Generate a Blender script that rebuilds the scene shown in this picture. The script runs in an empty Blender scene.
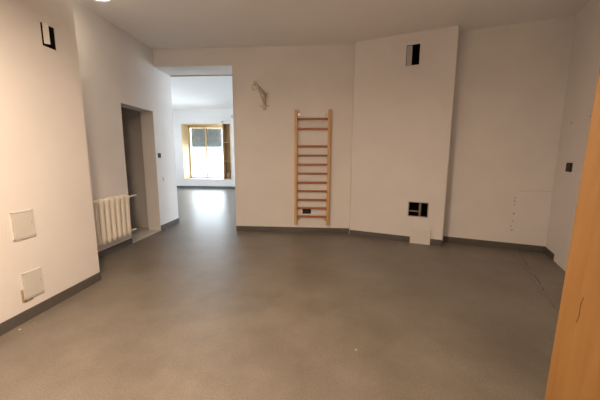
import bpy, bmesh, math, random
from mathutils import Vector, Matrix
random.seed(7)
S = bpy.context.scene
C = S.collection
R = math.radians

# ---------------------------------------------------------------- camera, world, light, exposure
cam_d = bpy.data.cameras.new('camera'); cam = bpy.data.objects.new('camera', cam_d); C.objects.link(cam)
cam_d.sensor_width = 36.0; cam_d.lens = 36.0*293.5/600; cam_d.clip_start = .02
_yaw, _pitch, _roll = R(4.2), R(8.445), R(0.25)
cam.matrix_world = (Matrix.Translation((0, 0, 1.45)) @ Matrix.Rotation(_yaw, 4, 'Z')
                    @ Matrix.Rotation(math.pi/2-_pitch, 4, 'X') @ Matrix.Rotation(_roll, 4, 'Z'))
S.camera = cam

SKY = 5.7            # overcast sky seen through the far window and the added side windows
ADDED_LAMP_W = 57.0        # watts of the unseen lamp added to light the near part of the room
LAMP_W = 0.5        # watts of the lamp in the picture
world = bpy.data.worlds.new('World'); S.world = world; world.use_nodes = True
wn = world.node_tree.nodes; wl = world.node_tree.links
bg = wn['Background']; bg.inputs['Strength'].default_value = SKY
tc = wn.new('ShaderNodeTexCoord'); sx = wn.new('ShaderNodeSeparateXYZ'); rp = wn.new('ShaderNodeValToRGB')
wl.new(tc.outputs['Generated'], sx.inputs[0]); wl.new(sx.outputs['Z'], rp.inputs[0]); wl.new(rp.outputs[0], bg.inputs['Color'])
e = rp.color_ramp.elements
e[0].position = 0.0; e[0].color = (.78, .85, .95, 1)
e[1].position = .35; e[1].color = (.76, .85, 1.0, 1)

S.view_settings.view_transform = 'Standard'; S.view_settings.look = 'None'
S.view_settings.gamma = 1.0; S.view_settings.use_curve_mapping = False
S.view_settings.exposure = 1.29

# ---------------------------------------------------------------- materials
def nodes_of(m): return m.node_tree.nodes, m.node_tree.links
def mat(name, col, rough=.6, metal=0.0, spec=.5, var=.0, vscale=6.0, bump=0.0, bscale=80.0, col2=None, coat=0.0, stretch=None):
    m = bpy.data.materials.new(name); m.use_nodes = True
    n, l = nodes_of(m); b = n['Principled BSDF']
    b.inputs['Base Color'].default_value = (*col, 1); b.inputs['Roughness'].default_value = rough
    b.inputs['Metallic'].default_value = metal; b.inputs['Specular IOR Level'].default_value = spec
    b.inputs['Coat Weight'].default_value = coat
    tc = n.new('ShaderNodeTexCoord'); vec = tc.outputs['Object']
    if stretch:
        mp = n.new('ShaderNodeMapping'); mp.inputs['Scale'].default_value = stretch
        l.new(vec, mp.inputs['Vector']); vec = mp.outputs['Vector']
    if var or col2:
        t = n.new('ShaderNodeTexNoise'); t.inputs['Scale'].default_value = vscale; t.inputs['Detail'].default_value = 5
        l.new(vec, t.inputs['Vector'])
        r = n.new('ShaderNodeValToRGB'); l.new(t.outputs['Fac'], r.inputs[0])
        c2 = col2 or tuple(c*(1-var) for c in col)
        r.color_ramp.elements[0].position = .35; r.color_ramp.elements[0].color = (*c2, 1)
        r.color_ramp.elements[1].position = .65; r.color_ramp.elements[1].color = (*col, 1)
        l.new(r.outputs[0], b.inputs['Base Color'])
    if bump:
        t = n.new('ShaderNodeTexNoise'); t.inputs['Scale'].default_value = bscale; t.inputs['Detail'].default_value = 3
        l.new(vec, t.inputs['Vector'])
        bp = n.new('ShaderNodeBump'); bp.inputs['Strength'].default_value = bump; bp.inputs['Distance'].default_value = .004
        l.new(t.outputs['Fac'], bp.inputs['Height']); l.new(bp.outputs[0], b.inputs['Normal'])
    return m

def floor_mat():
    m = bpy.data.materials.new('grey_vinyl'); m.use_nodes = True
    n, l = nodes_of(m); b = n['Principled BSDF']
    tc = n.new('ShaderNodeTexCoord')
    fine = n.new('ShaderNodeTexNoise'); fine.inputs['Scale'].default_value = 90; fine.inputs['Detail'].default_value = 4
    big = n.new('ShaderNodeTexNoise'); big.inputs['Scale'].default_value = 1.6; big.inputs['Detail'].default_value = 6; big.inputs['Roughness'].default_value = .65
    for t in (fine, big): l.new(tc.outputs['Object'], t.inputs['Vector'])
    r1 = n.new('ShaderNodeValToRGB'); l.new(big.outputs['Fac'], r1.inputs[0])
    r1.color_ramp.elements[0].position = .35; r1.color_ramp.elements[0].color = (.140, .119, .094, 1)
    r1.color_ramp.elements[1].position = .66; r1.color_ramp.elements[1].color = (.205, .178, .146, 1)
    r2 = n.new('ShaderNodeValToRGB'); l.new(fine.outputs['Fac'], r2.inputs[0])
    r2.color_ramp.elements[0].position = .38; r2.color_ramp.elements[0].color = (.86, .86, .86, 1)
    r2.color_ramp.elements[1].position = .62; r2.color_ramp.elements[1].color = (1.1, 1.1, 1.1, 1)
    mx = n.new('ShaderNodeMix'); mx.data_type = 'RGBA'; mx.blend_type = 'MULTIPLY'; mx.inputs[0].default_value = 1
    l.new(r1.outputs[0], mx.inputs[6]); l.new(r2.outputs[0], mx.inputs[7]); l.new(mx.outputs[2], b.inputs['Base Color'])
    rr = n.new('ShaderNodeMapRange'); rr.inputs['To Min'].default_value = .30; rr.inputs['To Max'].default_value = .44
    l.new(big.outputs['Fac'], rr.inputs['Value']); l.new(rr.outputs[0], b.inputs['Roughness'])
    bp = n.new('ShaderNodeBump'); bp.inputs['Strength'].default_value = .12; bp.inputs['Distance'].default_value = .01
    wav = n.new('ShaderNodeTexNoise'); wav.inputs['Scale'].default_value = 5; wav.inputs['Detail'].default_value = 2
    l.new(tc.outputs['Object'], wav.inputs['Vector'])
    l.new(wav.outputs['Fac'], bp.inputs['Height']); l.new(bp.outputs[0], b.inputs['Normal'])
    b.inputs['Specular IOR Level'].default_value = .75
    return m

def wood_mat(name, c1, c2, rough=.45, scale=3.0, stretch=(6, 6, .5), coat=0.0):
    m = bpy.data.materials.new(name); m.use_nodes = True
    n, l = nodes_of(m); b = n['Principled BSDF']
    tc = n.new('ShaderNodeTexCoord'); mp = n.new('ShaderNodeMapping'); mp.inputs['Scale'].default_value = stretch
    l.new(tc.outputs['Object'], mp.inputs['Vector'])
    t = n.new('ShaderNodeTexNoise'); t.inputs['Scale'].default_value = scale; t.inputs['Detail'].default_value = 6; t.inputs['Distortion'].default_value = .6
    l.new(mp.outputs['Vector'], t.inputs['Vector'])
    r = n.new('ShaderNodeValToRGB'); l.new(t.outputs['Fac'], r.inputs[0])
    r.color_ramp.elements[0].position = .3; r.color_ramp.elements[0].color = (*c2, 1)
    r.color_ramp.elements[1].position = .7; r.color_ramp.elements[1].color = (*c1, 1)
    l.new(r.outputs[0], b.inputs['Base Color']); b.inputs['Roughness'].default_value = rough
    b.inputs['Coat Weight'].default_value = coat
    return m

def emit_mat(name, col, strength):
    m = bpy.data.materials.new(name); m.use_nodes = True
    n, l = nodes_of(m); b = n['Principled BSDF']
    b.inputs['Base Color'].default_value = (.9, .9, .88, 1)
    b.inputs['Emission Color'].default_value = (*col, 1); b.inputs['Emission Strength'].default_value = strength
    return m

def glass_mat():
    m = bpy.data.materials.new('window_glass'); m.use_nodes = True
    n, l = nodes_of(m); n.remove(n['Principled BSDF'])
    out = n['Material Output']
    tr = n.new('ShaderNodeBsdfTransparent'); tr.inputs[0].default_value = (.96, .98, .97, 1)
    gl = n.new('ShaderNodeBsdfGlossy'); gl.inputs['Roughness'].default_value = .02
    fr = n.new('ShaderNodeFresnel'); fr.inputs['IOR'].default_value = 1.35
    mx = n.new('ShaderNodeMixShader'); l.new(fr.outputs[0], mx.inputs[0]); l.new(tr.outputs[0], mx.inputs[1]); l.new(gl.outputs[0], mx.inputs[2])
    l.new(mx.outputs[0], out.inputs[0])
    return m

def blind_mat():
    m = bpy.data.materials.new('blind_fabric'); m.use_nodes = True
    n, l = nodes_of(m); n.remove(n['Principled BSDF']); out = n['Material Output']
    tc = n.new('ShaderNodeTexCoord'); t = n.new('ShaderNodeTexNoise'); t.inputs['Scale'].default_value = 9; t.inputs['Detail'].default_value = 5
    l.new(tc.outputs['Object'], t.inputs['Vector'])
    r = n.new('ShaderNodeValToRGB'); l.new(t.outputs['Fac'], r.inputs[0])
    r.color_ramp.elements[0].position = .35; r.color_ramp.elements[0].color = (.56, .57, .56, 1)
    r.color_ramp.elements[1].position = .7; r.color_ramp.elements[1].color = (.72, .73, .72, 1)
    d = n.new('ShaderNodeBsdfDiffuse'); tl = n.new('ShaderNodeBsdfTranslucent')
    mx = n.new('ShaderNodeMixShader'); mx.inputs[0].default_value = .42
    l.new(r.outputs[0], d.inputs[0]); l.new(r.outputs[0], tl.inputs[0])
    l.new(d.outputs[0], mx.inputs[1]); l.new(tl.outputs[0], mx.inputs[2]); l.new(mx.outputs[0], out.inputs[0])
    return m

M = {}
M['wall'] = mat('wall_paint', (.81, .78, .76), .75, var=.035, vscale=2.2, bump=.12, bscale=120, spec=.3)
M['ceiling'] = mat('ceiling_paint', (.88, .865, .855), .85, bump=.1, bscale=90, spec=.2)
M['floor'] = floor_mat()
M['base'] = mat('vinyl_skirting', (.118, .108, .098), .45, var=.15, vscale=9)
M['tile'] = mat('pale_tile', (.60, .55, .48), .5, var=.12, vscale=7)
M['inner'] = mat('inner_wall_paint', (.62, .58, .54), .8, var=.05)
M['door'] = wood_mat('beech_veneer', (.33, .172, .050), (.27, .130, .034), .6, 2.2, (9, 9, .6), 0)
M['pine'] = wood_mat('pine', (.72, .44, .20), (.58, .31, .11), .45, 4, (14, 14, .8), .2)
M['rung'] = wood_mat('rung_wood', (.43, .165, .068), (.33, .11, .042), .4, 4, (1.0, 16, 16), .2)
M['frame'] = wood_mat('window_wood', (.86, .69, .43), (.79, .60, .34), .5, 3, (5, 5, .8))
M['shelfwood'] = wood_mat('shelf_wood', (.66, .47, .28), (.56, .38, .21), .55, 3, (5, 5, .8))
M['edge'] = mat('edge_strip_beige', (.50, .44, .36), .6)
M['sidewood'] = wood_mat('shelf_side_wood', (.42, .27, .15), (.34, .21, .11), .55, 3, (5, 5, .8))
M['radiator'] = mat('radiator_enamel', (.86, .80, .71), .38, spec=.5)
M['pipe'] = mat('pipe_enamel', (.78, .74, .69), .4)
M['bracket'] = mat('bracket_paint', (.66, .59, .47), .45, var=.08, vscale=30)
M['steel'] = mat('zinc_steel', (.55, .54, .52), .35, metal=.9)
M['black'] = mat('black_plastic', (.010, .010, .011), .6)
M['void'] = mat('lining_black', (.010, .009, .008), .9, spec=.1)  # near-black lining of the vent and service recesses
M['hatch'] = mat('hatch_plastic', (.66, .64, .60), .5, var=.03)
M['hatchgrey'] = mat('hatch_metal_grey', (.50, .47, .45), .5, var=.04)
M['plaster'] = mat('raw_plaster', (.45, .33, .22), .9, var=.3, vscale=40)
M['board'] = mat('board_white', (.72, .695, .67), .55, var=.04)
M['pipebrass'] = mat('pipe_dusty', (.33, .26, .17), .5, var=.3, vscale=20)
M['chip'] = mat('paint_chip_white', (.62, .56, .52), .8)
M['chipo'] = mat('chip_ochre', (.75, .50, .22), .8)
M['hole'] = mat('drill_hole_dark', (.06, .04, .03), .9)
M['dirt'] = mat('seam_dirt', (.06, .048, .036), .8, var=.3, vscale=30)
M['plug'] = mat('plug_brown', (.26, .17, .11), .9)
M['pencil'] = mat('brown_scuff', (.40, .30, .23), .8)
M['basket'] = mat('wicker_brown', (.25, .13, .065), .7, col2=(.42, .27, .17), vscale=26, bump=.5, bscale=60)
M['glass'] = glass_mat()
M['blind'] = blind_mat()
M['glow'] = emit_mat('lamp_glow', (1.0, .83, .62), 4.0)
M['lampbase'] = mat('lamp_base_white', (.8, .79, .77), .4)
M['sensor'] = mat('sensor_grey', (.48, .49, .48), .5)

# ---------------------------------------------------------------- mesh helpers
class MB:
    def __init__(s): s.bm = bmesh.new()
    def box(s, lo, hi, mtx=None, bevel=0.0):
        lo = Vector(lo); hi = Vector(hi)
        r = bmesh.ops.create_cube(s.bm, size=1.0)
        vs = r['verts']; c = (lo+hi)/2; d = hi-lo
        for v in vs: v.co = Vector((v.co.x*d.x, v.co.y*d.y, v.co.z*d.z))+c
        if bevel:
            es = list({e for v in vs for e in v.link_edges})
            o = bmesh.ops.bevel(s.bm, geom=es, offset=bevel, segments=2, affect='EDGES', profile=.5)
            vs = list({v for f in o['faces'] for v in f.verts} | {v for v in vs if v.is_valid})
        if mtx is not None:
            for v in vs: v.co = mtx @ v.co
        return s
    def tube(s, pts, r, seg=12, caps=True, ry=None, up=(0, 0, 1)):
        pts = [Vector(p) for p in pts]; rings = []
        rs = r if isinstance(r, (list, tuple)) else [r]*len(pts)
        for i, p in enumerate(pts):
            t = (pts[min(i+1, len(pts)-1)]-pts[max(i-1, 0)]).normalized()
            u = Vector(up)
            if abs(t.dot(u)) > .95: u = Vector((1, 0, 0))
            a = t.cross(u).normalized(); b = t.cross(a).normalized()
            k = 1.0 if ry is None else ry
            rings.append([s.bm.verts.new(p+a*math.cos(2*math.pi*j/seg)*rs[i]+b*math.sin(2*math.pi*j/seg)*rs[i]*k) for j in range(seg)])
        for x, y in zip(rings, rings[1:]):
            for j in range(seg):
                s.bm.faces.new((x[j], x[(j+1) % seg], y[(j+1) % seg], y[j]))
        if caps:
            s.bm.faces.new(rings[0][::-1]); s.bm.faces.new(rings[-1])
        return s
    def lathe(s, prof, c=(0, 0, 0), seg=32, mtx=None):
        rings = []
        c = Vector(c)
        for (r, z) in prof:
            if r < 1e-6: rings.append([s.bm.verts.new(c+Vector((0, 0, z)))])
            else: rings.append([s.bm.verts.new(c+Vector((r*math.cos(2*math.pi*j/seg), r*math.sin(2*math.pi*j/seg), z))) for j in range(seg)])
        for x, y in zip(rings, rings[1:]):
            for j in range(seg):
                k = (j+1) % seg
                if len(x) == 1 and len(y) == 1: continue
                if len(x) == 1: s.bm.faces.new((x[0], y[k], y[j]))
                elif len(y) == 1: s.bm.faces.new((x[j], x[k], y[0]))
                else: s.bm.faces.new((x[j], x[k], y[k], y[j]))
        if mtx is not None:
            for rg in rings:
                for v in rg: v.co = mtx @ v.co
        return s
    def prism(s, poly, z0, z1):
        a = [s.bm.verts.new((x, y, z0)) for x, y in poly]; b = [s.bm.verts.new((x, y, z1)) for x, y in poly]
        s.bm.faces.new(a[::-1]); s.bm.faces.new(b)
        for i in range(len(a)):
            j = (i+1) % len(a); s.bm.faces.new((a[i], a[j], b[j], b[i]))
        return s
    def build(s, name, m, parent=None, smooth=False, mtx=None):
        if mtx is not None: s.bm.transform(mtx)
        bmesh.ops.recalc_face_normals(s.bm, faces=s.bm.faces)
        me = bpy.data.meshes.new(name); s.bm.to_mesh(me); s.bm.free()
        if smooth:
            for p in me.polygons: p.use_smooth = True
            try: me.set_sharp_from_angle(angle=R(40))
            except Exception: pass
        me.materials.append(m)
        o = bpy.data.objects.new(name, me); C.objects.link(o)
        if parent: o.parent = parent
        return o

def frame(P, d, nrm, z=0.0):
    """local x along the wall, local y out of the wall into the room, local z up"""
    return Matrix(((d[0], nrm[0], 0, P[0]), (d[1], nrm[1], 0, P[1]), (0, 0, 1, z), (0, 0, 0, 1)))

def thing(name, label, cat, mtx=None, group=None, kind=None):
    o = bpy.data.objects.new(name, None); C.objects.link(o); o.empty_display_size = .1
    if mtx is not None: o.matrix_world = mtx
    if label: o['label'] = label
    if cat: o['category'] = cat
    if group: o['group'] = group
    if kind: o['kind'] = kind
    return o
def tag(o, label, cat, group=None):
    o['label'] = label; o['category'] = cat
    if group: o['group'] = group
    return o
def struct(o):
    o['kind'] = 'structure'; return o

def wall(name, P, d, nrm, L, z1, t, holes=(), m=None, z0=0.0):
    """slab with rectangular through-holes, front on the line, thickness away from the room"""
    xs = sorted({0.0, L, *[h[0] for h in holes], *[h[1] for h in holes]})
    zs = sorted({z0, z1, *[h[2] for h in holes], *[h[3] for h in holes]})
    def solid(i, j):
        if i < 0 or j < 0 or i >= len(xs)-1 or j >= len(zs)-1: return False
        cx = (xs[i]+xs[i+1])/2; cz = (zs[j]+zs[j+1])/2
        return not any(h[0] < cx < h[1] and h[2] < cz < h[3] for h in holes)
    b = MB(); bm = b.bm; V = {}
    def v(i, j, k):
        if (i, j, k) not in V: V[(i, j, k)] = bm.verts.new((xs[i], -t*k, zs[j]))
        return V[(i, j, k)]
    for i in range(len(xs)-1):
        for j in range(len(zs)-1):
            if not solid(i, j): continue
            for k in (0, 1): bm.faces.new((v(i, j, k), v(i+1, j, k), v(i+1, j+1, k), v(i, j+1, k)))
            for (di, dj, p, q) in ((-1, 0, (i, j), (i, j+1)), (1, 0, (i+1, j), (i+1, j+1)), (0, -1, (i, j), (i+1, j)), (0, 1, (i, j+1), (i+1, j+1))):
                if not solid(i+di, j+dj): bm.faces.new((v(*p, 0), v(*q, 0), v(*q, 1), v(*p, 1)))
    return struct(b.build(name, m or M['wall'], mtx=frame(P, d, nrm)))

def open_box(b, x0, x1, z0, z1, depth, t=.004):
    """lining of a recess, open toward the room (local y=0 is the wall face)"""
    b.box((x0, -depth, z0), (x1, -depth+t, z1))
    b.box((x0, -depth, z0), (x0+t, 0, z1)); b.box((x1-t, -depth, z0), (x1, 0, z1))
    b.box((x0, -depth, z0), (x1, 0, z0+t)); b.box((x0, -depth, z1-t), (x1, 0, z1))
    return b

# ---------------------------------------------------------------- plan of the place (metres)
H = 3.388; HF = 3.488; LIN = 3.075
X1 = -2.586; X2 = -3.132; Y1 = 3.108; YB = 5.517; YB2 = 6.13; XJ = -1.655
XR = .545                                          # right end of the rear wall
A2 = Vector((.540, 5.405)); B2 = Vector((1.997, 4.846)); D2 = (B2-A2).normalized(); N2 = Vector((D2.y, -D2.x))
if N2.y > 0: N2 = -N2
L2 = (B2-A2).length
A3 = B2-N2*.28; B3 = Vector((3.447, 4.626)); D3 = (B3-A3).normalized(); N3 = Vector((D3.y, -D3.x))
if N3.y > 0: N3 = -N3
L3 = (B3-A3).length
D4 = Vector((-.36, -.933)).normalized(); N4 = Vector((-D4.y, D4.x))
if N4.x > 0: N4 = -N4
L4 = 5.75
YF = 13.03; YG = 13.70                             # far wall face, window plane in its niche
F1 = frame((X1, 0), (0, 1), (1, 0))                # local x = world y
F2 = frame((X2, 0), (0, 1), (1, 0))
FB = frame((0, YB), (1, 0), (0, -1))
FR2 = frame(A2, D2, N2); FR3 = frame(A3, D3, N3); FR4 = frame(B3, D4, N4)
FF = frame((0, YF), (1, 0), (0, -1))

# hatch openings in wall coordinates
V1 = (2.700, 2.846, 2.452, 2.658)                  # high vent, left wall (world y, z)
V2 = (.838, 1.040, 2.895, 3.208)                   # high vent, chimney breast
V3 = (1.003, 1.318, .451, .702)                    # low opening, chimney breast

# ---------------------------------------------------------------- setting
struct(MB().prism([(-9.3, -.9), (4.6, -.9), (4.6, 14.2), (-9.3, 14.2)], -.12, 0).build('floor', M['floor']))
struct(MB().prism([(-5.6, -.9), (4.6, -.9), (4.6, 6.05), (-5.6, 6.05)], H, H+.1).build('ceiling', M['ceiling']))
struct(MB().prism([(-9.3, 6.05), (4.6, 6.05), (4.6, 14.2), (-9.3, 14.2)], HF, HF+.1).build('ceiling_far', M['ceiling']))

wall('wall_left', (X1, -.9), (0, 1), (1, 0), Y1+.9, H, .546, [(V1[0]+.9, V1[1]+.9, V1[2], V1[3])])
wr = wall('wall_recess', (X2, Y1-.2), (0, 1), (1, 0), YB2-Y1+.2, H, .246, [(4.512-Y1+.2, 5.392-Y1+.2, 0, 2.262)])
# the little dark room behind the doorway
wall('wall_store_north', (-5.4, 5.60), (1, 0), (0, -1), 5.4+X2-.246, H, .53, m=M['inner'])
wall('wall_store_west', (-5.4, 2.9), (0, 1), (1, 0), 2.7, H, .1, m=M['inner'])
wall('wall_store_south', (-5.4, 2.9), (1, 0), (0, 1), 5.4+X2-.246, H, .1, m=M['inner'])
struct(MB().prism([(-5.4, 2.9), (X2-.246, 2.9), (X2-.246, 4.512), (X2+.002, 4.512), (X2+.002, 5.392), (X2-.246, 5.392), (X2-.246, 5.6), (-5.4, 5.6)], 0, .008).build('floor_store', M['tile']))
# rear wall of the near room, with the wide opening to its left
wb = wall('wall_rear', (X2, YB), (1, 0), (0, -1), XR-X2+.3, H, YB2-YB, [(0, XJ-X2, 0, LIN)])
wall('wall_breast', A2, D2, N2, L2, H, .28, [V2, V3])
wall('wall_alcove', A3-D3*.25, D3, N3, L3+.4, H, .12)
wall('wall_right', B3-D4*.3, D4, N4, L4+.3, H, .15)
wall('wall_behind', (2.6, -.75), (-1, 0), (0, 1), 5.3, H, .12)
# far room
WX0, WX1, WZ0, WZ1 = -6.297, -4.05, .39, 2.877
wall('wall_far', (-9.2, YF), (1, 0), (0, -1), 13.6, HF, .16,
     [(WX0+9.2, WX1+9.2, WZ0, WZ1)])
struct(MB().box((-3.985, YF-.14, 0), (-3.3, YF, HF)).build('trim_1', M['wall']))
wall('wall_far_west', (-9.2, YB2), (0, 1), (1, 0), 8.0, HF, .1, [(.7, 5.7, .5, 2.95)])
wall('wall_far_east', (4.4, YB2), (0, 1), (-1, 0), 8.0, HF, .1, [(.7, 5.7, .5, 2.95)])
wall('wall_far_south', (-9.2, YB2), (1, 0), (0, 1), 9.2+X2-.246, HF, .05)
wall('wall_far_south_east', (XR+.3, YB2), (1, 0), (0, 1), 4.4-XR-.3, HF, .05)

struct(MB().box((X2, YB2-.012, LIN-.016), (XJ, YB2+.004, LIN+.004)).build('trim_3', M['edge']))
# skirtings
def base(name, segs, h=.098, t=.012):
    b = MB()
    for (F, s0, s1) in segs:
        b.box((s0, 0, 0), (s1, t, h), F, bevel=.002)
    return struct(b.build(name, M['base']))
base('baseboard_left', [(F1, -.74, Y1)])
base('baseboard_recess', [(F2, Y1, 4.508)])
base('baseboard_opening', [(F2, 5.400, YB2)])
base('baseboard_rear', [(FB, XJ, XR-.0)])
base('baseboard_breast', [(FR2, 0, L2)])
base('baseboard_alcove', [(FR3, .02, L3)])
base('baseboard_right', [(FR4, 0, .40)])
base('baseboard_far', [(FF, -9.2, -3.985), (frame((0, YF-.14), (1, 0), (0, -1)), -3.985, -3.3), (FF, -3.3, 4.4)], .09)
# corner where the breast steps forward of the rear wall
struct(MB().box((XR-.006, A2.y, 0), (XR+.2, YB, H)).build('trim_2', M['wall']))

# marks on the alcove wall and the right wall
b = MB()
for (s, z, r) in ((.980, .822, .009), (.977, .774, .010), (.981, .719, .009), (.984, .575, .012), (.978, .455, .008), (.967, .372, .008), (.983, .312, .011)):
    b.lathe([(0, .0016), (r*.8, .0016), (r, 0)], (0, 0, 0), 10, FR3 @ Matrix.Translation((s, 0, z)) @ Matrix.Rotation(-math.pi/2, 4, 'X'))
o = b.build('drill_holes', M['plug'], bpy.data.objects['wall_alcove'])
b = MB()
for (s, z, r) in ((.366, 1.911, .011), (.918, 1.927, .010)):
    b.lathe([(0, .0016), (r*.8, .0016), (r, 0)], (0, 0, 0), 10, FR4 @ Matrix.Translation((s, 0, z)) @ Matrix.Rotation(-math.pi/2, 4, 'X'))
b.build('drill_holes', M['hole'], bpy.data.objects['wall_right'])
b = MB()
pts = [FR3 @ Vector((1.03+.46*k/10, .0008, .930+.025*math.sin(math.pi*k/10*.75)-.01*k/10)) for k in range(11)]
b.tube(pts, .0018, 5, up=(0, 1, 0)); b.build('pencil_line', M['pencil'], bpy.data.objects['wall_alcove'])

b = MB(); b.box((5.588, 0, .985), (5.612, .0015, 1.035)).box((5.600, 0, .955), (5.618, .0015, .995))
b.build('plaster_scratch', M['pencil'], wr, mtx=F2)
# lifted seam in the vinyl beside the alcove
b = MB()
sp = [(3.12, 4.70), (2.943, 4.423), (2.84, 4.17), (2.746, 3.93), (2.624, 3.655), (2.514, 3.402), (2.45, 3.24), (2.380, 3.085), (2.286, 2.851)]
sp = [(x+random.uniform(-.018, .018), y) for x, y in sp]
b.tube([(x, y, -.004) for x, y in sp], [.012, .020, .016, .023, .018, .024, .017, .015, .008], 10)
o = b.build('floor_seam', M['floor'], bpy.data.objects['floor'], smooth=True)
b = MB()
for (p, q, w) in zip(sp, sp[1:], (.008, .014, .020, .012, .022, .016, .008, .004)):
    b.prism([(p[0]+.012, p[1]), (q[0]+.012, q[1]), (q[0]+.012+w, q[1]), (p[0]+.012+w*.8, p[1])], 0, .0015)
b.build('seam_dirt', M['dirt'], bpy.data.objects['floor'])

# wooden door leaf, standing open on the right beside the viewer
E2 = Vector((1.289, 1.594)); Hn = Vector((1.885, .745)); dd = (Hn-E2).normalized(); dn = Vector((dd.y, -dd.x))
if dn.x > 0: dn = -dn
FD = frame(E2, dd, dn); LD = (Hn-E2).length
door = struct(MB().box((0, -.042, .012), (LD, 0, 2.45), bevel=.002).build('door_1', M['door'], mtx=None))
door.matrix_world = FD @ Matrix.Rotation(R(.9), 4, 'Y')
door['label'] = 'open beech-coloured wooden door leaf at the right edge of the picture'
for z in (.25, 1.2, 2.2):
    MB().tube([(LD+.006, -.046, z-.05), (LD+.006, -.046, z+.05)], .009, 12).build('hinge', M['steel'], door, True)
b = MB()
b.tube([(.075, .0006, .60), (.081, .0006, .64), (.079, .0006, .70), (.085, .0006, .745)], .0012, 5, up=(0, 1, 0)); b.build('scratch', M['hole'], door)

# ---------------------------------------------------------------- far window in its wooden niche
w1 = thing('window_1', None, None, None, kind='structure')
SHX = -4.44                                        # left side of the shelf unit
b = MB()
t = .02
b.box((WX0, YF-.012, WZ0), (WX0+t, YG+.06, WZ1)); b.box((WX1-t, YF-.012, WZ0), (WX1, YG+.06, WZ1))
b.box((WX0, YF-.012, WZ1-t), (WX1, YG+.06, WZ1)); b.box((WX0, YF-.012, WZ0), (WX1, YG+.06, WZ0+t))
b.build('niche_lining', M['frame'], w1)
b = MB()
gx0, gx1 = WX0+t, WX1-t
gz0, gz1 = WZ0+t, WZ1-t
b.box((gx0, YG, gz0), (gx0+.06, YG+.06, gz1)); b.box((gx1-.06, YG, gz0), (gx1, YG+.06, gz1))
b.box((gx0, YG, gz1-.10), (gx1, YG+.06, gz1)); b.box((gx0, YG, gz0), (gx1, YG+.06, gz0+.06))
b.box((-5.49, YG-.01, gz0), (-5.42, YG+.06, gz1))
b.build('window_frame', M['frame'], w1)
for (a, c) in ((gx0+.05, -5.48), (-5.43, gx1-.05)):
    MB().box((a, YG+.028, gz0+.05), (c, YG+.034, gz1-.09)).build('pane', M['glass'], w1)
struct(w1)
# side windows added to light the far room, out of sight round the jambs
wy0, wy1, wz0, wz1 = YB2+.7, YB2+5.7, .5, 2.95
for i, x in enumerate((-9.25, 4.45)):
    w = thing('window_%d' % (i+2), None, None, None, kind='structure')
    b = MB()
    ym = (wy0+wy1)/2
    for (p, q) in (((wy0, wz0), (wy0+.07, wz1)), ((wy1-.07, wz0), (wy1, wz1)), ((wy0, wz1-.07), (wy1, wz1)), ((wy0, wz0), (wy1, wz0+.07)), ((ym-.035, wz0), (ym+.035, wz1))):
        b.box((x-.03, p[0], p[1]), (x+.03, q[0], q[1]))
    b.build('window_frame', M['frame'], w)
    MB().box((x-.003, wy0+.06, wz0+.06), (x+.003, wy1-.06, wz1-.06)).build('pane', M['glass'], w)
for (loc, rot, sx_, sy_) in ((((gx0+gx1)/2, YG+.16, (gz0+gz1)/2), (-math.pi/2, 0, 0), gx1-gx0, gz1-gz0),
                          ((-9.32, (wy0+wy1)/2, (wz0+wz1)/2), (0, -math.pi/2, 0), wz1-wz0, wy1-wy0),
                          ((4.52, (wy0+wy1)/2, (wz0+wz1)/2), (0, math.pi/2, 0), wz1-wz0, wy1-wy0)):
    ld = bpy.data.lights.new('sky_portal', 'AREA'); ld.shape = 'RECTANGLE'; ld.size = sx_; ld.size_y = sy_
    ld.cycles.is_portal = True
    lo = bpy.data.objects.new('sky_portal', ld); C.objects.link(lo)
    lo.location = loc; lo.rotation_euler = rot

# half lowered roller blind in front of the panes
rb = thing('roller_blind', 'grey-green roller blind half lowered behind the panes of the far window', 'blind')
b = MB()
for k in range(20):
    z = gz1-.115-k*.043
    b.box((gx0+.07, YG+.085, z-.040), (-4.70, YG+.091, z))
b.box((gx0+.07, YG+.087, gz1-.115-20*.043), (-4.70, YG+.089, gz1-.115))
b.build('blind_fabric', M['blind'], rb)
MB().box((gx0+.07, YG+.076, gz1-1.00), (-4.70, YG+.100, gz1-.972), bevel=.004).build('bottom_rail', M['hatch'], rb)
MB().tube([(gx0+.05, YG+.11, gz1-.09), (-4.69, YG+.11, gz1-.09)], .024, 16).build('roller', M['frame'], rb, True)

# shelf unit at the right of the niche
su = thing('shelf_unit', 'narrow open brown wooden shelf unit to the right of the far window', 'shelf')
sx0, sx1, sy0, sy1 = SHX, WX1-t-.002, YF+.01, YF+.36
sz0, sz1 = WZ0+t+.001, WZ1-t-.002
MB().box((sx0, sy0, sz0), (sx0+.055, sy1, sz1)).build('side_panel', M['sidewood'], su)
MB().box((sx1-.02, sy0, sz0), (sx1, sy1, sz1)).build('side_panel', M['frame'], su)
MB().box((sx0+.05, sy1-.012, sz0), (sx1-.015, sy1, sz1)).build('back_panel', M['shelfwood'], su)
for z in (1.225, 2.055):
    MB().box((sx0+.05, sy0+.01, z-.013), (sx1-.015, sy1-.01, z+.013)).build('shelf', M['shelfwood'], su)
MB().box((sx0+.05, sy0+.01, sz0), (sx1-.015, sy1-.01, sz0+.025)).build('shelf', M['shelfwood'], su)
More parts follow.
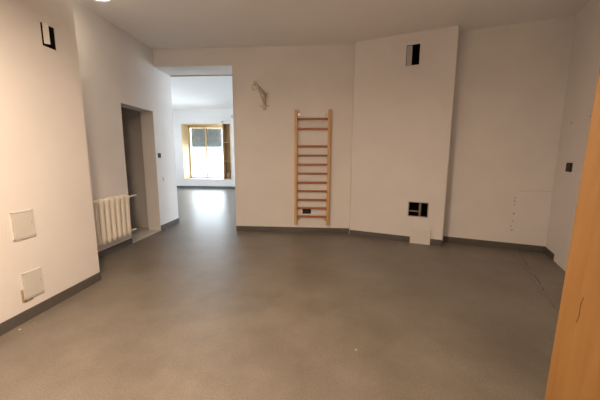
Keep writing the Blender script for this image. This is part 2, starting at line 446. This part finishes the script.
# basket on the bottom board
bk = thing('basket', 'brown round woven basket on the bottom board of the far shelf unit', 'basket', Matrix.Translation((-4.235, YF+.17, sz0+.026)))
MB().lathe([(0, 0), (.10, 0), (.125, .05), (.135, .13), (.12, .22), (.10, .27), (.108, .285), (.095, .285), (.09, .26), (.11, .20), (.12, .12), (.10, .03), (0, .02)], seg=24).build('body', M['basket'], bk, True)
b = MB(); b.tube([(.10*math.cos(a), 0, .275+.10*math.sin(a)) for a in [math.pi*k/12 for k in range(13)]], .010, 8, up=(0, 1, 0)); b.build('handle', M['basket'], bk, True)
tag(MB().box((-4.46, YF-.05, 2.90), (-4.36, YF, 2.98), bevel=.008).build('wall_sensor', M['sensor']), 'small grey box on the wall just above the far shelf unit', 'sensor')
tag(MB().box((-3.965, YF-.20, 3.07), (-3.86, YF-.14, 3.22), bevel=.01).build('junction_box', M['sensor']), 'pale box high on the wall strip beside the opening, right of the far window', 'box')

# ---------------------------------------------------------------- ceiling lamp, and an added hanging lamp out of view
def lamp(x, y, label, watts, rad=.21, z=H):
    t = thing('ceiling_lamp', label, 'lamp', Matrix.Translation((x, y, z)))
    MB().lathe([(0, 0), (rad+.012, 0), (rad+.018, -.008), (rad+.018, -.030), (rad, -.036), (0, -.036)], seg=48).build('base_ring', M['lampbase'], t, True)
    MB().lathe([(rad-.004, -.034), (rad-.008, -.055), (rad*.88, -.075), (rad*.66, -.092), (rad*.36, -.102), (0, -.106)], seg=48).build('diffuser', M['glow'], t, True)
    ld = bpy.data.lights.new('lamp_light', 'AREA'); ld.shape = 'DISK'; ld.size = rad*2; ld.energy = watts; ld.color = (1.0, .755, .55)
    lo = bpy.data.objects.new('lamp_light', ld); C.objects.link(lo); lo.parent = t; lo.location = (0, 0, -.112)
    return t
vl = lamp(-2.60, 3.43, 'round glowing ceiling lamp above the radiator corner, cut by the top of the picture', LAMP_W, .21, 3.345)
MB().tube([(0, 0, 0), (0, 0, H-3.345)], .045, 16).build('stem', M['lampbase'], vl, True)
added_lamp = lamp(-1.12, 1.02, 'unseen round hanging lamp added overhead for light, in front of the left wall', ADDED_LAMP_W, .20, 2.86)  # made-up lamp, out of view, lights the near room
MB().tube([(0, 0, 0), (0, 0, H-2.86)], .010, 10).build('rod', M['lampbase'], added_lamp)

# ---------------------------------------------------------------- radiator
rad = thing('radiator', 'cream enamelled sectional radiator on the recessed wall left of the doorway', 'radiator', Matrix.Translation((X2, 0, 0)))
z0, z1, xc, pitch = .205, .862, .085, .107
for k in range(8):
    y = 3.534+pitch*k
    b = MB()
    for (cx, rx) in ((xc+.040, .030), (xc-.030, .024)):
        zs = [z0+.012, z0+.03, z0+.06, z0+.10, z0+.2, z1-.2, z1-.09, z1-.045, z1-.02, z1-.006]
        ws = [.010, .024, .038, .038, .0355, .0355, .041, .049, .044, .022]
        b.tube([(cx, y, z) for z in zs], ws, 14, ry=rx/.034, up=(1, 0, 0))
    for z in (z0+.055, z1-.06):
        b.tube([(xc, y-pitch/2+.001, z), (xc, y+pitch/2-.001, z)], .030, 14)
        b.box((xc-.03, y-.028, z-.022), (xc+.04, y+.028, z+.022), bevel=.006)
    b.build('section', M['radiator'], rad, True)
yl = 3.534+pitch*7+pitch/2
for (z, yy) in ((z1-.055, 4.585), (z0+.05, 4.515)):
    b = MB(); b.tube([(xc, yl-.01, z), (xc, yl+.03, z)], .026, 6)
    b.tube([(xc, yl+.02, z), (xc, yy-.012, z), (xc, yy, z)], [.0155, .0155, .011], 14); b.build('pipe_stub', M['pipe'], rad, True)
for y in (3.587, 4.232):
    MB().box((.002, y-.012, z1-.12), (xc+.01, y+.012, z1-.10)).box((.002, y-.02, z1-.16), (.008, y+.02, z1-.06)).build('bracket', M['radiator'], rad)

# ---------------------------------------------------------------- wall bars
wbx = thing('wall_bars', 'tall wooden wall bars ladder with eleven rungs on the rear wall', 'wall bars', Matrix.Translation((0, YB, 0)))
xl0, xl1, xr0, xr1 = -.506, -.456, .100, .152
zt, zb = 2.286, .160
for (a, c) in ((xl0, xl1), (xr0, xr1)):
    MB().box((a, -.082, zb), (c, -.004, zt), bevel=.006).build('side_post', M['pine'], wbx)
for z in (2.121, 1.948, 1.634, 1.468, 1.302, 1.137, .970, .809, .645, .485, .324):
    b = MB(); b.tube([(xl1-.02, -.050, z), (xr0+.02, -.050, z)], .024, 14, ry=.75); b.build('rung', M['rung'], wbx, True)
for z in (2.205, .258):
    for (x, s) in ((xl1, 1), (xr0, -1)):
        b = MB(); b.box((min(x, x+s*.055), -.006, z-.018), (max(x, x+s*.055), 0, z+.018), bevel=.001)
        b.box((min(x, x+s*.005), -.05, z-.018), (max(x, x+s*.005), 0, z+.018), bevel=.001)
        br = b.build('angle_bracket', M['steel'], wbx)
        b = MB(); b.lathe([(0, .006), (.006, .005), (.009, 0)], (0, 0, 0), 12, Matrix.Translation((x+s*.038, -.006, z)) @ Matrix.Rotation(math.pi/2, 4, 'X'))
        b.build('screw', M['steel'], br, True)

# black double socket behind the wall bars
def black_box(name, label, F, s0, s1, z0, z1, n, t=.012):
    c = thing(name, label, 'socket', F @ Matrix.Translation(((s0+s1)/2, 0, (z0+z1)/2)))
    w, h = (s1-s0)/2, (z1-z0)/2
    MB().box((-w, 0, -h), (w, t, h), bevel=.004).build('cover', M['black'], c)
    for k in range(n):
        x = (k-(n-1)/2)*2*w/n
        rr = min(w/n, h)*.72
        MB().lathe([(rr*1.0, 0), (rr*1.06, .003), (rr*.92, .003), (rr*.86, -.001), (0, -.001)], seg=24, mtx=Matrix.Translation((x, t+.0012, 0)) @ Matrix.Rotation(-math.pi/2, 4, 'X')).build('insert', M['black'], c, True)
    return c
black_box('wall_socket', 'black double socket low on the rear wall behind the wall bars', FB, -.356, -.193, .367, .455, 2)
black_box('wall_socket', 'black square switch box on the side of the wide opening', F2, 5.462, 5.555, 1.412, 1.500, 1)
black_box('wall_socket', 'black square switch box on the right wall beside the wooden door', FR4, .445, .600, 1.264, 1.382, 1, .02)

# ---------------------------------------------------------------- punching bag bracket
bx = -1.06
pb = thing('wall_bracket', 'off-white metal wall bracket with a long arm high on the rear wall', 'bracket', Matrix.Translation((bx, YB, 0)))
MB().box((-.025, -.035, 2.29), (.025, 0, 2.60), bevel=.003).build('wall_bar', M['bracket'], pb)
for (z, a, c) in ((2.578, -.03, .085), (2.358, -.095, .07)):
    cb = MB().box((a, -.010, z-.014), (c, 0, z+.014), bevel=.002).build('cross_plate', M['bracket'], pb)
    for x in (a+.014, c-.014):
        MB().lathe([(0, .006), (.006, .005), (.009, 0)], (0, 0, 0), 10, Matrix.Translation((x, -.010, z)) @ Matrix.Rotation(math.pi/2, 4, 'X')).build('screw', M['steel'], cb, True)
MB().box((-.021, -.87, 2.553), (.021, -.02, 2.597), bevel=.003).build('arm', M['bracket'], pb)
b = MB(); b.tube([(0, -.03, 2.37), (0, -.56, 2.560)], .017, 8); b.build('strut', M['bracket'], pb)
b = MB(); b.tube([(0, -.84, 2.545)] + [((.042)*math.cos(a), -.84, 2.508+.046*math.sin(a)) for a in [math.pi/2+2*math.pi*k/18 for k in range(19)]], .010, 8, up=(0, 1, 0)); b.build('ring', M['bracket'], pb, True)

# ---------------------------------------------------------------- vents and hatches
# left wall, high: black hole, thin frame and a small white flap standing open
F = F1
vh = thing('vent_hatch', 'open black vent hole with a small white flap, high on the left wall', 'vent', F @ Matrix.Translation((V1[0], 0, V1[2])))
w, h = V1[1]-V1[0], V1[3]-V1[2]
open_box(MB(), .001, w-.001, .001, h-.001, .30).build('duct', M['void'], vh)
b = MB()
for (p, q) in (((-.012, -.010), (.002, h+.010)), ((w-.002, -.010), (w+.012, h+.010)), ((0, -.010), (w, .002)), ((0, h-.002), (w, h+.010))):
    b.box((p[0], 0, p[1]), (q[0], .004, q[1]))
b.build('frame', M['wall'], vh)
fl = MB().box((0, 0, .016), (.044, .006, h-.004), bevel=.001).build('flap', M['hatch'], vh)
fl.matrix_local = Matrix.Translation((.020, .004, .006)) @ Matrix.Rotation(R(52), 4, 'Z')
MB().box((.032, -.007, .10), (.042, .0, .120)).build('latch', M['sensor'], fl)
# chimney breast, high: black hole half covered by a grey panel
vh = thing('vent_hatch', 'black vent hole half covered by a grey panel, high on the right chimney breast', 'vent', FR2 @ Matrix.Translation((V2[0], 0, V2[2])))
w, h = V2[1]-V2[0], V2[3]-V2[2]
open_box(MB(), .001, w-.001, .001, h-.001, .27).build('duct', M['void'], vh)
b = MB()
for (p, q) in (((-.008, -.008), (.002, h+.008)), ((w-.002, -.008), (w+.008, h+.008)), ((0, -.008), (w, .002)), ((0, h-.002), (w, h+.008))):
    b.box((p[0], 0, p[1]), (q[0], .004, q[1]))
b.build('frame', M['wall'], vh)
MB().box((.003, -.022, .003), (.086, -.016, h-.003), bevel=.001).build('sliding_panel', M['hatchgrey'], vh)
# chimney breast, low: open service box with pipes
sb = thing('service_opening', 'open black service box with pipes inside, low on the right chimney breast', 'service box', FR2 @ Matrix.Translation((V3[0], 0, V3[2])))
w, h = V3[1]-V3[0], V3[3]-V3[2]
open_box(MB(), .001, w-.001, .001, h-.001, .25).build('box_lining', M['void'], sb)
b = MB()
for (p, q) in (((-.004, -.004), (.010, h+.004)), ((w-.010, -.004), (w+.004, h+.004)), ((0, -.004), (w, .010)), ((0, h-.010), (w, h+.004))):
    b.box((p[0], -.004, p[1]), (q[0], .003, q[1]))
b.build('frame', M['hatchgrey'], sb)
b = MB(); b.tube([(w*.585, -.05, .005), (w*.585, -.05, h-.005)], .021, 14); b.build('pipe', M['pipebrass'], sb, True)
b = MB(); b.tube([(.012, -.045, h*.34), (w*.585, -.045, h*.34)], .013, 12); b.build('pipe', M['pipebrass'], sb, True)
# its cover leaning on the wall
lean = math.atan2(.030, .25)
cv = MB().box((0, 0, 0), (.318, .008, .262), bevel=.0015).build('cover_board', M['board'])
cv.matrix_world = FR2 @ Matrix.Translation((1.062, .044, 0.0)) @ Matrix.Rotation(lean, 4, 'X')
tag(cv, 'white square cover board leaning against the wall below the service box', 'board')
# two inspection hatches low on the left wall
def hatch(y0, y1, z0, z1, label, tilt=0.0, broken=False):
    w, h = y1-y0, z1-z0
    t = thing('inspection_hatch', label, 'hatch', F1 @ Matrix.Translation((y0, 0, z0)) @ Matrix.Rotation(R(tilt), 4, 'Y'), 'inspection hatches on the left wall')
    b = MB()
    for (p, q) in (((0, 0), (.010, h)), ((w-.010, 0), (w, h)), ((0, 0), (w, .012)), ((0, h-.010), (w, h))):
        b.box((p[0], 0, p[1]), (q[0], .010, q[1]), bevel=.001)
    b.build('frame', M['hatch'], t)
    d = MB().box((.012, 0, .015), (w-.012, .012, h-.012), bevel=.0015).build('door', M['hatch'], t)
    MB().box((w-.030, .011, h*.50), (w-.022, .0135, h*.50+.022)).build('latch', M['sensor'], d)
    if broken:
        b = MB(); b.prism([(-.018, .0), (.006, .0), (.012, .004), (-.002, .004)], -.016, .10)
        b.box((.0, 0, -.022), (.075, .004, .001)); b.build('broken_plaster', M['plaster'], t)
    return t
hatch(2.214, 2.405, .731, .972, 'white square inspection hatch on the left wall, the upper of two')
hatch(2.232, 2.412, .188, .429, 'white square inspection hatch just above the skirting, with broken plaster at its corner', .5, True)

# ---------------------------------------------------------------- crumbs on the floor
def chip(x, y, r, m, label, nm='paint_chip'):
    b = MB(); b.prism([(x+r*random.uniform(.6, 1.1)*math.cos(a), y+r*random.uniform(.6, 1.1)*math.sin(a)) for a in [k*2*math.pi/7 for k in range(7)]], 0, r*.35)
    return tag(b.build(nm, m), label, 'debris')
chip(-2.511, 2.102, .011, M['chip'], 'larger white paint chip on the floor by the left skirting')
chip(-2.488, 2.202, .006, M['chip'], 'tiny white paint chip on the floor below the lower inspection hatch')
chip(.279, 2.061, .008, M['chipo'], 'tiny ochre chip lying alone in the middle of the floor')
chip(-1.295, 4.893, .010, M['hole'], 'tiny dark crumb on the floor near the right jamb of the wide opening')
chip(-3.07, 5.50, .02, M['chip'], 'pale plaster crumb on the floor by the doorway and opening corner')
